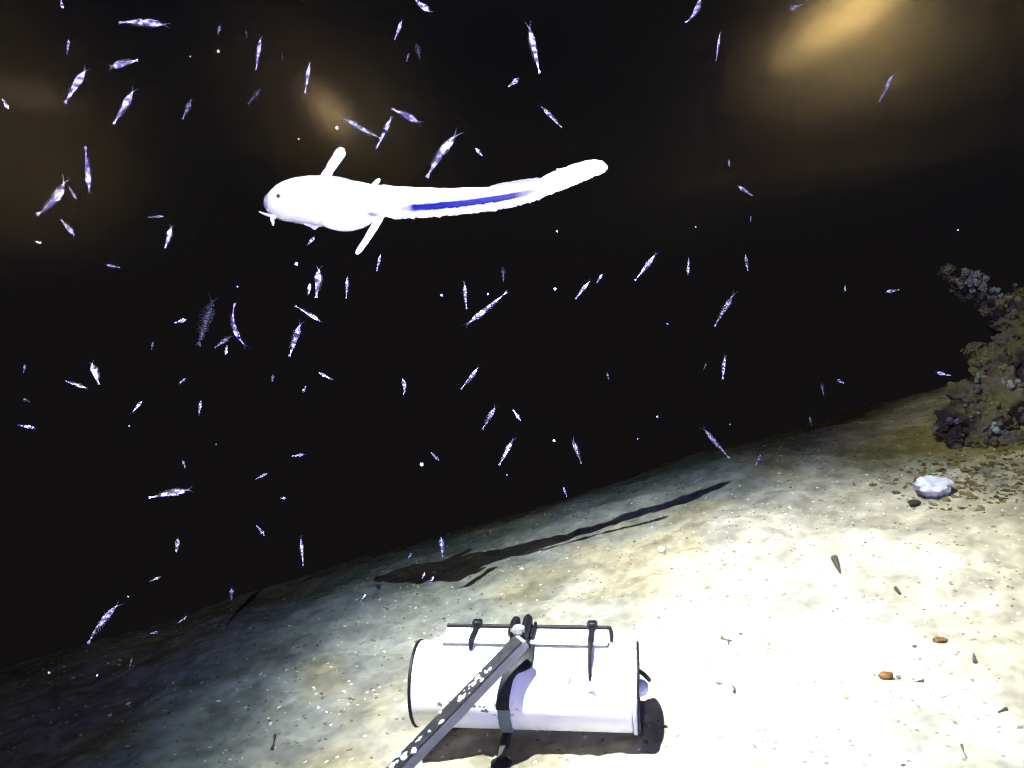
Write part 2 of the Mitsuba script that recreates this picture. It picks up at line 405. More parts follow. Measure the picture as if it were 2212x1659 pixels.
for k, (px, py, s, col) in enumerate(spots):
    near = np.hypot(pp[:, 0] - px, pp[:, 1] - py)
    if near.min() > 14:
        continue
    cand = np.where(near < near.min() + 8)[0]
    b = tree[cand[np.argmin(tree[cand] @ FWD)]]
    rad = s / F * (b @ FWD) / 2
    mm = trimesh.util.concatenate([lumpy(rad * r.uniform(0.3, 0.65), b + r.normal(0, 0.5, 3) * rad, (1, 0.8, 0.9), 90 + 7 * k + e, 0.5, 1.8, 3, 0.22) for e in range(5)])
    cc = np.array(col) * 0.8 * (0.6 + 0.7 * meshkit.fbm(np.array(mm.vertices) * 70, 2, k))[:, None]
    obj('rocky_outcrop__growth', mm, 'mat_growth', smooth=True, color=cc)
rb = on_ground(2150, 1030)
m, c = scatter(620, 0.002, 0.0085, 31, flat=0.55, sub=1, region=lambda x, y, q: math.hypot((x - rb[0]) / 0.20, (y - rb[1]) / 0.17) < q.uniform(0.1, 1.1))
obj('rubble', m, 'mat_grit', color=c * np.array([0.62, 0.56, 0.32]))
tag('rubble', 'olive and brown rubble strewn round the foot of the outcrop', 'rubble', kind='stuff')

# ------------------------------------------------------------------ the white canister
def cyl(u, v, w):
    return UC + CU * u + CV * v + CW * w


def tube_ring(u0, u1, r0, r1, n=96, rows=1):
    """A ring about the canister's axis, from radius r0 to r1 and u0 to u1, with slightly rounded edges."""
    e = min(0.0008, (r1 - r0) * 0.3, (u1 - u0) * 0.3)
    prof = [(u0, r0), (u0, r1 - e), (u0 + e, r1), (u1 - e, r1), (u1, r1 - e), (u1, r0)]
    t = np.arange(n) * 2 * np.pi / n
    v = np.array([[cyl(u, rr * math.cos(a), rr * math.sin(a)) for a in t] for u, rr in prof])
    m = len(prof)
    i, j = np.meshgrid(np.arange(m), np.arange(n), indexing='ij')
    a, b, c, d = i * n + j, i * n + (j + 1) % n, ((i + 1) % m) * n + (j + 1) % n, ((i + 1) % m) * n + j
    me = trimesh.Trimesh(v.reshape(-1, 3), np.vstack([np.stack([a, b, c], -1).reshape(-1, 3), np.stack([a, c, d], -1).reshape(-1, 3)]), process=False)
    if me.volume < 0:
        me.invert()
    return me


def disc(u0, u1, rad, n=96):
    e = 0.0012
    us, rs = [u0, u0 + e, u1 - e, u1], [rad - e, rad, rad, rad - e]
    return loft([cyl(u, 0, 0) for u in us], [CV * q for q in rs], [CW * q for q in rs], n)


CAN = 'white_canister'
tag(CAN, 'white cylindrical canister with a dark strap and a flat bar clipped along its top', 'canister')
obj(f'{CAN}__shell', disc(-CL / 2, CL / 2 - 0.004, CR), 'mat_canister', smooth=30)
obj(f'{CAN}__rim', tube_ring(-CL / 2 - 0.0028, -CL / 2 + 0.0005, CR - 0.006, CR + 0.0012), 'mat_black', smooth=30)
obj(f'{CAN}__end_plate', disc(CL / 2 - 0.0035, CL / 2 + 0.0015, CR + 0.0022), 'mat_bar', smooth=30)
obj(f'{CAN}__rim', tube_ring(CL / 2 + 0.0017, CL / 2 + 0.0040, CR - 0.008, CR + 0.0026), 'mat_black', smooth=30)
tag(f'{CAN}__end_plate', 'pale grey plate closing the right end')


def patch(thetas, u0s, u1s, lift, thick, mat, key):
    """A band bent round the canister: for each angle (degrees, 0 = towards the camera, 90 = top), from u0 to u1."""
    rings_c, A, B = [], [], []
    for th, a, b in zip(thetas, u0s, u1s):
        t = math.radians(th)
        n = -CV * math.cos(t) + CW * math.sin(t)
        rr = CR + lift + thick / 2
        rings_c.append(cyl((a + b) / 2, 0, 0) + n * rr)
        A.append(CU * (b - a) / 2 * 1.30); B.append(n * thick / 2 * 1.30)
    c, A, B = np.array(rings_c), np.array(A), np.array(B)
    # rounded-rectangle section
    ts = np.arange(16) * 2 * np.pi / 16
    cs, sn = np.cos(ts), np.sin(ts)
    k = (np.abs(cs) ** 6 + np.abs(sn) ** 6) ** (-1 / 6) / 1.30
    v = c[:, None] + (cs * k)[None, :, None] * A[:, None] + (sn * k)[None, :, None] * B[:, None]
    base = loft(c, A, B, 16)
    vv = np.vstack([v.reshape(-1, 3), c[:1], c[-1:]])
    return obj(key, trimesh.Trimesh(vv, base.faces, process=False), mat, smooth=50)


PX = 1.055 / F
u_of = lambda x: (x - 1137) * PX
th = np.array([118, 100, 82, 64, 52, 47, 44, 40, 34, 24, 12, 0, -4], float)
ce = np.array([1132, 1133, 1136, 1139, 1139, 1135, 1126, 1116, 1111, 1107, 1103, 1101, 1101], float)
wd = np.array([40, 44, 46, 42, 40, 40, 38, 28, 25, 25, 25, 26, 26], float)
tt = np.linspace(118, -4, 50)
ce2, wd2 = np.interp(-tt, -th, ce), np.interp(-tt, -th, wd)
patch(tt, u_of(ce2 - wd2 / 2), u_of(ce2 + wd2 / 2), 0.0006, 0.004, 'mat_strap', f'{CAN}__strap')
tt = np.linspace(-4.5, -100, 40)
patch(tt, u_of(np.full(40, 1090.0)), u_of(np.full(40, 1115.0)), 0.0006, 0.003, 'mat_strap_low', f'{CAN}__lower_strap')
tag(f'{CAN}__lower_strap', 'grey green lower run of the strap')

ft = on_ground(1076, 1655)  # dark strut added where only a shadow lies on the sand
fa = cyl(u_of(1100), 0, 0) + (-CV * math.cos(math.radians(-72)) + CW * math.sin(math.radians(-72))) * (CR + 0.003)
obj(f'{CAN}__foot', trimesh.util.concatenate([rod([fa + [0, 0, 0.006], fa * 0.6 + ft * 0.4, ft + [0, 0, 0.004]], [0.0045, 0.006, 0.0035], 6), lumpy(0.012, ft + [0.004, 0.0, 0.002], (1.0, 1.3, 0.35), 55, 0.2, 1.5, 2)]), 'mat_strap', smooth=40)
tag(f'{CAN}__foot', 'dark strut added under the canister in place of a shadow')

# the flat bar along the top, its clips and end hook


def local_box(u0, u1, v0, v1, w0, w1, ch=0.0006):
    b = box((u0, v0, w0), (u1, v1, w1), ch)
    v = np.array(b.vertices)
    me = trimesh.Trimesh(np.array([cyl(*q) for q in v]), b.faces, process=False)
    if me.volume < 0:
        me.invert()
    return me


BW = CR + 0.0035
b0, b1 = u_of(965), u_of(1306)
obj(f'{CAN}__top_bar', local_box(b0, b1, -0.006, 0.030, BW, BW + 0.004, 0.001), 'mat_bar')
obj(f'{CAN}__bar_edge', rod([cyl(b0, 0.0325, BW + 0.005), cyl(b1, 0.0325, BW + 0.005)], 0.0022, 10), 'mat_strap', smooth=50)
tag(f'{CAN}__top_bar', 'flat pale bar lying along the top of the canister')
obj(f'{CAN}__hook', trimesh.util.concatenate([rod([cyl(b1 + 0.001, 0.0325, BW + 0.005), cyl(b1 + 0.0035, 0.020, BW + 0.004), cyl(b1 + 0.004, 0.006, BW)], [0.0020, 0.0024, 0.0016], 8)]), 'mat_black', smooth=50)
for cx, low in ((1030, -0.008), (1272, -0.034)):
    u = u_of(cx)
    obj(f'{CAN}__clip', trimesh.util.concatenate([local_box(u - 0.0055, u + 0.0055, 0.027, 0.038, BW + 0.001, BW + 0.012, 0.0015),
                                                  local_box(u - 0.0032, u + 0.0032, -0.0085, 0.028, BW + 0.0043, BW + 0.0065, 0.0006),
                                                  rod([cyl(u, -0.0085, BW + 0.005), cyl(u, low * 0.55 - 0.008, BW - 0.001), cyl(u, low - 0.006, CR * math.cos(math.asin(min(0.95, abs(low - 0.006) / CR))) + 0.002)], [0.003, 0.0024, 0.0014], 8)]), 'mat_black', smooth=40)
# the fitting on the right end
obj(f'{CAN}__end_fitting', trimesh.util.concatenate([loft([cyl(CL / 2 + a, -0.004, 0.002) for a in (0.003, 0.008, 0.012, 0.014)], [CV * q for q in (0.010, 0.009, 0.007, 0.003)], [CW * q for q in (0.010, 0.009, 0.007, 0.003)], 20)]), 'mat_bolt', smooth=40)
obj(f'{CAN}__cord', rod([cyl(CL / 2 + 0.004, 0.0, 0.020), cyl(CL / 2 + 0.010, -0.002, 0.016), cyl(CL / 2 + 0.016, -0.004, 0.010)], [0.002, 0.0025, 0.0022], 8), 'mat_black', smooth=50)

# ------------------------------------------------------------------ the square pole that holds it, with its clamp
POLE = 'mounting_pole'
tag(POLE, 'grey square metal pole slanting up from the bottom edge to the canister clamp', 'pole')
p1, p0 = P(1131, 1384, 0.950), P(818, 1709, 0.875)
ax = (p1 - p0) / np.linalg.norm(p1 - p0)
LP = np.linalg.norm(p1 - p0)
view = (p0 + p1) / 2; view = view / np.linalg.norm(view)
side = np.cross(ax, view); side /= np.linalg.norm(side)          # to the left or right of the pole as seen
if side @ UP < 0: side = -side
away = np.cross(ax, side); away = away if away @ view > 0 else -away
ra = math.radians(50)
n_up = side * math.cos(ra) - away * math.sin(ra)                  # outward normal of the upper left face
n_lo = -side * math.sin(ra) - away * math.cos(ra)                 # outward normal of the lower right face
HS = 0.0070


def pole_box(s0, s1, a0, a1, c0, c1, ch=0.0008):
    b = box((s0, a0, c0), (s1, a1, c1), ch)
    me = trimesh.Trimesh(np.array([p0 + ax * q[0] + n_up * q[1] + n_lo * q[2] for q in np.array(b.vertices)]), b.faces, process=False)
    if me.volume < 0:
        me.invert()
    return me


obj(f'{POLE}__shaft', pole_box(0, LP, -HS, HS, -HS, HS, 0.0012), 'mat_alloy')
obj(f'{POLE}__dark_strip', pole_box(0.002, LP - 0.004, HS, HS + 0.0025, -HS + 0.0004, HS - 0.0004), 'mat_dark_strip')  # dark strip painting the metal's dark reflection
tag(f'{POLE}__dark_strip', 'strip on the upper pole face with a dark reflection put into its colour')
r = np.random.default_rng(3)
for k in range(36):
    s = r.choice([r.uniform(0.12, 0.45), r.uniform(0.45, 0.62), r.uniform(0.55, 0.78)]) * LP
    q = p0 + ax * s + n_up * (HS + 0.0027) + n_lo * r.uniform(-0.85, 0.85) * HS
    lum = lumpy(0.0006 + 0.0024 * r.random() ** 3, (0, 0, 0), (1.0, 1.0, 1.0), 300 + k, 1.0, 2.4, 2, 0.4)
    lv = np.array(lum.vertices)
    lum.vertices = q + np.outer(lv[:, 0] * r.uniform(1.0, 2.2), ax) + np.outer(lv[:, 1] * 0.35, n_up) + np.outer(lv[:, 2], n_lo)
    obj(f'{POLE}__white_fleck', lum, 'mat_bolt', smooth=True)
obj(f'{POLE}__clamp', trimesh.util.concatenate([local_box(u_of(1104), u_of(1122), -0.004, 0.036, BW + 0.005, BW + 0.017, 0.003), local_box(u_of(1130), u_of(1148), -0.010, 0.037, BW + 0.005, BW + 0.020, 0.004),
                                                local_box(u_of(1150), u_of(1157), -0.004, 0.036, BW + 0.005, BW + 0.011, 0.002), local_box(u_of(1108), u_of(1150), -0.016, 0.004, BW - 0.002, BW + 0.009, 0.003)]), 'mat_black', smooth=30)
obj(f'{POLE}__clamp_bolt', lumpy(0.0085, cyl(u_of(1128), -0.004, BW + 0.016), (1, 0.8, 0.8), 77, 0.2, 2.0, 2, 0.1), 'mat_alloy', smooth=True)

# ------------------------------------------------------------------ the fish
FISH = 'white_fish'
tag(FISH, 'long white fish with chin barbels, paddle fins and flank shading painted as a blue stripe, swimming above the seabed', 'fish')
fd = lambda x: 1.16 + 0.13 * (np.asarray(x, float) - 580) / 730      # the tail lies a little farther off than the head
ST = np.array([  # x, top, bottom of the body without fins
    (574, 437, 443), (577, 424, 456), (584, 412, 465), (596, 401, 473), (612, 392, 478), (635, 385, 481), (660, 381, 485), (690, 378, 488), (715, 380, 490), (740, 385, 489), (770, 392, 485),
    (800, 398, 477), (830, 401, 470), (870, 403, 464), (920, 405, 460), (970, 406, 455), (1020, 405, 450), (1070, 403, 443), (1110, 399, 436), (1150, 392, 427), (1175, 386, 419), (1195, 381, 410), (1205, 384, 402)], float)
xs = np.linspace(574, 1205, 200)
top, bot = np.interp(xs, ST[:, 0], ST[:, 1]), np.interp(xs, ST[:, 0], ST[:, 2])
from scipy.ndimage import gaussian_filter1d
top[3:], bot[3:] = gaussian_filter1d(top, 3.4, mode='nearest')[3:], gaussian_filter1d(bot, 3.4, mode='nearest')[3:]
cen, A, B = [], [], []
for x, t, b in zip(xs, top, bot):
    d = float(fd(x)); h = (b - t) / 2 / F * d
    wide = np.interp(x, [574, 600, 640, 720, 820, 950, 1100, 1205], [0.9, 1.0, 1.0, 0.85, 0.75, 0.68, 0.55, 0.25])
    cen.append(P(x, (t + b) / 2, d)); A.append(UP * h); B.append(FWD * h * wide)
body = loft(cen, A, B, 64)
b0_ = np.array(body.vertices)
body.vertices = b0_ + np.array(body.vertex_normals) * (0.0016 * (meshkit.fbm(b0_ * 320, 2, 6) - 0.5) + 0.0022 * (meshkit.fbm(b0_ * 70, 2, 8) - 0.5))[:, None]
vx = np.concatenate([np.repeat(xs, 64), xs[:1], xs[-1:]])
bv = np.array(body.vertices)
vy = 829.5 - (bv @ UP) / (bv @ FWD) * F
sv = (vy - np.interp(vx, xs, top)) / (np.interp(vx, xs, bot) - np.interp(vx, xs, top) + 1e-9)
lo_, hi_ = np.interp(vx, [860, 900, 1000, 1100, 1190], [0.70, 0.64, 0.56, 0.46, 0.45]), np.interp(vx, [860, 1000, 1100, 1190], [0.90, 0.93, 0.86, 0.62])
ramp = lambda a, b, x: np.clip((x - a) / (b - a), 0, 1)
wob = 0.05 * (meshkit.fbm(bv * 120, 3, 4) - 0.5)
band = ramp(-0.035, 0.035, sv + wob - lo_) * ramp(-0.03, 0.03, hi_ - sv + wob) * ramp(862, 895, vx + 300 * wob) * (1 - 0.85 * ramp(1110, 1188, vx))  # shading of the lower flank painted into the skin as a blue band
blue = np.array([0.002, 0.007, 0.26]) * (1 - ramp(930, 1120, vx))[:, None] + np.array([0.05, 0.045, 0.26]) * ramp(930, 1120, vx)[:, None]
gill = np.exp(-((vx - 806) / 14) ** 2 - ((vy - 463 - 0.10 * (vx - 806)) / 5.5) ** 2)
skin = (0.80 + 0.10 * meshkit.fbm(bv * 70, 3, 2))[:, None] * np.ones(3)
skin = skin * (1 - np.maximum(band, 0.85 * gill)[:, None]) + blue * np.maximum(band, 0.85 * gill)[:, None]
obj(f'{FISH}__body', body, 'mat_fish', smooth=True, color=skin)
half = lambda x: (np.interp(x, xs, bot) - np.interp(x, xs, top)) / 2 / F * fd(x)


def rim_pts(px, py, hgt):
    return (px, py)


# fins: tail, anal, dorsal, two paddles, a stub
caud = [(1160, 390), (1178, 378), (1205, 366), (1240, 354), (1268, 346), (1290, 344), (1304, 348), (1313, 360), (1310, 370), (1296, 377), (1260, 392), (1225, 407), (1198, 417), (1172, 426), (1160, 428)]
obj(f'{FISH}__tail_fin', plate(caud, lambda x, y: fd(x), 0.004, 1.1, 1), 'mat_fin')
anal = [(830, 466), (870, 460), (920, 455), (970, 450), (1020, 444), (1070, 437), (1110, 430), (1150, 421), (1176, 414), (1186, 420), (1165, 432), (1120, 445), (1070, 455), (1010, 463), (950, 468), (890, 472), (850, 474)]
obj(f'{FISH}__anal_fin', plate(anal, lambda x, y: fd(x) - 0.022 + 0.0006 * (y - 440), 0.003, 1.0, 2), 'mat_fin')
dors = [(1060, 405), (1090, 402), (1130, 397), (1165, 390), (1165, 384), (1140, 386), (1110, 391), (1080, 396), (1060, 401)]
obj(f'{FISH}__dorsal_fin', plate(dors, lambda x, y: fd(x), 0.002, 0.5, 3), 'mat_dullfin')
tag(f'{FISH}__dorsal_fin', 'dull violet rear dorsal fin')
pec = [(690, 386), (697, 372), (706, 357), (716, 340), (724, 325), (730, 319), (738, 317), (745, 321), (747, 330), (743, 341), (734, 353), (725, 364), (716, 380), (712, 388)]
obj(f'{FISH}__paddle_fin', plate(pec, lambda x, y: fd(x) + 0.0 * x, 0.005, 0.9, 4), 'mat_fin')
pec2 = [(812, 468), (822, 465), (830, 466), (826, 478), (816, 494), (806, 510), (794, 527), (782, 543), (774, 550), (768, 549), (767, 543), (775, 530), (786, 514), (796, 496), (806, 480)]
obj(f'{FISH}__paddle_fin', plate(pec2, lambda x, y: fd(x) - 0.028, 0.004, 0.4, 5), 'mat_fin')
stub = [(800, 404), (805, 394), (811, 388), (818, 385), (823, 387), (819, 394), (812, 400), (810, 405)]
obj(f'{FISH}__stub_fin', plate(stub, lambda x, y: fd(x), 0.004, 0.5, 6), 'mat_fin')
# gill flap swelling low behind the head
gx_ = np.linspace(700, 812, 26)
gc, gA, gB = [], [], []
for x in gx_:
    t = (x - 700) / 112
    h = 17 * math.sin(math.pi * min(1, 0.06 + t * 0.94)) ** 0.6 + 0.5
    yc = 482 + 2.5 * math.sin(math.pi * t) - 9 * t ** 2
    d = float(fd(x)) - 0.016
    gc.append(P(x, yc, d)); gA.append(UP * h / F * d); gB.append(FWD * h / F * d * 0.9)
obj(f'{FISH}__gill_flap', loft(gc, gA, gB, 24), 'mat_fin', smooth=True)
# mouth, barbels, eyes, small belly tabs
obj(f'{FISH}__mouth', lumpy(0.0105, P(581, 437, float(fd(580)) - 0.003), (0.62, 0.95, 1.0), 8, 0.15, 1.5, 3), 'mat_lips', smooth=True)
tag(f'{FISH}__mouth', 'violet grey blunt mouth')
db = float(fd(590)) - 0.02
obj(f'{FISH}__barbel', rod([P(596, 470, db), P(580, 465, db - 0.004), P(568, 461, db - 0.007), P(559, 457, db - 0.008)], [0.0026, 0.0022, 0.0016, 0.0008], 8), 'mat_fin', smooth=True)
obj(f'{FISH}__barbel', rod([P(589, 466, db), P(588, 475, db - 0.004), P(590, 482, db - 0.006), P(590, 488, db - 0.006)], [0.0030, 0.0028, 0.0022, 0.001], 8), 'mat_fin', smooth=True)
xe, ye = 603, 424
de = float(fd(xe)); hc = (np.interp(xe, xs, bot) - np.interp(xe, xs, top)) / 2
yc_ = (np.interp(xe, xs, bot) + np.interp(xe, xs, top)) / 2
front_d = de - hc / F * de * math.sqrt(max(0, 1 - ((ye - yc_) / hc) ** 2))
ecen = P(xe, ye, front_d - 0.0002)
ek = obj(f'{FISH}__eye', lumpy(0.0038, ecen, (1, 1, 1), 1, 0.0, 1, 3, 0), 'mat_iris', smooth=True)
obj(f'{FISH}__eye__pupil', lumpy(0.0024, ecen + np.array([-0.0004, -0.0022, 0.0002]), (1, 1, 1), 1, 0.0, 1, 3, 0), 'mat_eye', smooth=True)
obj(f'{FISH}__belly_tab', plate([(655, 482), (668, 484), (690, 488), (682, 496), (672, 492), (660, 488)], lambda x, y: fd(x) - 0.012, 0.004, 0.6, 9), 'mat_dullfin')

# ------------------------------------------------------------------ krill: every one a thing of its own
TONES = {'w': ((0.90, 0.88, 0.92), (0.16, 0.13, 0.26)), 'v': ((0.74, 0.66, 0.86), (0.09, 0.06, 0.24)), 'y': ((0.90, 0.84, 0.56), (0.14, 0.10, 0.22)), 'g': ((0.42, 0.41, 0.44), (0.07, 0.065, 0.085)),
         'f': ((0.13, 0.12, 0.16), (0.035, 0.03, 0.06)), 'x': ((0.022, 0.020, 0.030), (0.012, 0.012, 0.018)), 'b': ((0.26, 0.32, 0.42), (0.06, 0.08, 0.16))}
PROFILE = np.array([(0.0, 0.10), (0.05, 0.22), (0.11, 0.52), (0.18, 0.82), (0.27, 1.0), (0.36, 0.98), (0.44, 0.84), (0.52, 0.78), (0.60, 0.66), (0.68, 0.58), (0.76, 0.46), (0.83, 0.36), (0.88, 0.27), (0.91, 0.24)])


def krill(head, tail, width, tone, label, bend=0.0, depth=None, fat=1.0, detail=None, white=0.5):
    """HEAD and TAIL as directions; WIDTH of the body, BEND sideways, both in the same units."""
    k = number('krill')
    n = used['krill']
    r = np.random.default_rng(1000 + n)
    hx = np.array(head, float); tx = np.array(tail, float)
    length = np.linalg.norm(tx - hx)
    d0 = depth or r.uniform(0.27, 0.36)
    width = width * 0.76
    lean = r.uniform(-0.3, 0.3) * length / F * d0
    big = length > 44 if detail is None else detail
    side2 = np.array([-(tx - hx)[1], (tx - hx)[0]]) / length
    ss = np.concatenate([np.linspace(0, 0.91, 64 if big else 30)])

    def at(s, off=0.0, dd=0.0):
        p = hx + (tx - hx) * s + side2 * (bend * 4 * s * (1 - s) + off)
        return P(p[0], p[1], d0 + lean * (s - 0.5) + dd)
    seg = 1 - 0.16 * (np.abs(np.sin(ss * math.pi * 9.5)) ** 6) * (ss > 0.40)
    w = np.interp(ss, PROFILE[:, 0], PROFILE[:, 1]) * seg * width / 2 * fat
    w = w * (1 + 0.10 * r.normal(0, 1, len(ss)).clip(-1.5, 1.5))
    cen = np.array([at(s) for s in ss])
    tng = np.gradient(cen, axis=0)
    A, B = [], []
    for q, t in enumerate(tng):
        t = t / np.linalg.norm(t)
        a = np.cross(t, FWD); a /= np.linalg.norm(a)
        b = np.cross(t, a)
        A.append(a * w[q] / F * d0); B.append(b * w[q] / F * d0 * 0.8)
    body = loft(cen, A, B, 14)
    bv = np.array(body.vertices)
    sc_ = 1 / (width / F * d0)
    ax_ = np.vstack([np.repeat(cen, 14, 0), cen[:1], cen[-1:]])
    bv = ax_ + (bv - ax_) * (0.72 + 0.62 * meshkit.fbm(bv * sc_ * 2.6 + 9.0 * n, 2, n % 9))[:, None]
    body = trimesh.Trimesh(bv, body.faces, process=False)
    hi, lo = (np.array(c) for c in TONES[tone])
    hi, lo = hi * 0.85, lo * 0.42
    nn = 14
    s_of = np.concatenate([np.repeat(ss, nn), [0, 0.91]])
    nz = meshkit.fbm(np.array(body.vertices) * (1.9 / (width / F * d0)) + 5.0 * n, 3, n % 7)
    # opaque head and gut, glassier middle, opaque tail
    along = np.interp(s_of, [0, 0.12, 0.25, 0.42, 0.55, 0.75, 0.88, 1], [0.5, 0.95, 1.0, 0.75, 0.35, 0.25, 0.75, 0.9])
    mixk = np.clip(0.55 * along + (nz - 0.50) * 6.5 + 1.0 * (white - 0.5), 0, 1)[:, None]
    obj(f'{k}__body' if big else k, body, 'mat_krill', smooth=True, color=hi * mixk + lo * (1 - mixk))

    def solid(part, mesh, col, smooth=True):
        obj(f'{k}__{part}', mesh, 'mat_krill', smooth=smooth, color=np.tile(col, (len(mesh.vertices), 1)) * (0.7 + 0.6 * meshkit.noise(np.array(mesh.vertices) * 900, n % 5))[:, None])
    u = 1 / F * d0

    def fan():
        e = []
        for off in (-0.42, -0.16, 0.16, 0.42):
            pts = [at(0.89), at(0.945, off * width * 0.32), at(1.0, off * width * 0.60)]
            e.append(rod(pts, np.array([0.06, 0.085, 0.03]) * width * u, 6))
        return trimesh.util.concatenate(e)
    if big:
        solid('tail_fan', fan(), hi * 0.55)
        sg = 1 if r.random() < 0.5 else -1
        legs = []
        for q in range(9):
            s = 0.22 + 0.06 * q
            wq = np.interp(s, PROFILE[:, 0], PROFILE[:, 1]) * width / 2 * fat
            legs.append(rod([at(s, sg * wq * 0.7), at(s + 0.02, sg * (wq + 0.16 * width)), at(s + 0.045, sg * (wq + 0.26 * width))], np.array([0.05, 0.045, 0.02]) * width * u, 5))
        solid('legs', trimesh.util.concatenate(legs), hi * 0.16)
        ant = [rod([at(0.03, o * width * 0.12), at(-0.04, o * width * 0.25), at(-0.11, o * width * 0.55)], np.array([0.05, 0.035, 0.015]) * width * u, 5) for o in (-1, 1)]
        solid('antennae', trimesh.util.concatenate(ant), hi * 0.25)
        eye = lumpy(0.10 * width * u, at(0.10, -sg * 0.22 * width, -0.22 * width * u), (1, 1, 1), n, 0, 1, 1, 0)
        solid('eye', eye, np.array((0.03, 0.02, 0.03)))
    tag(k, label, 'krill', 'krill drifting in the dark water')


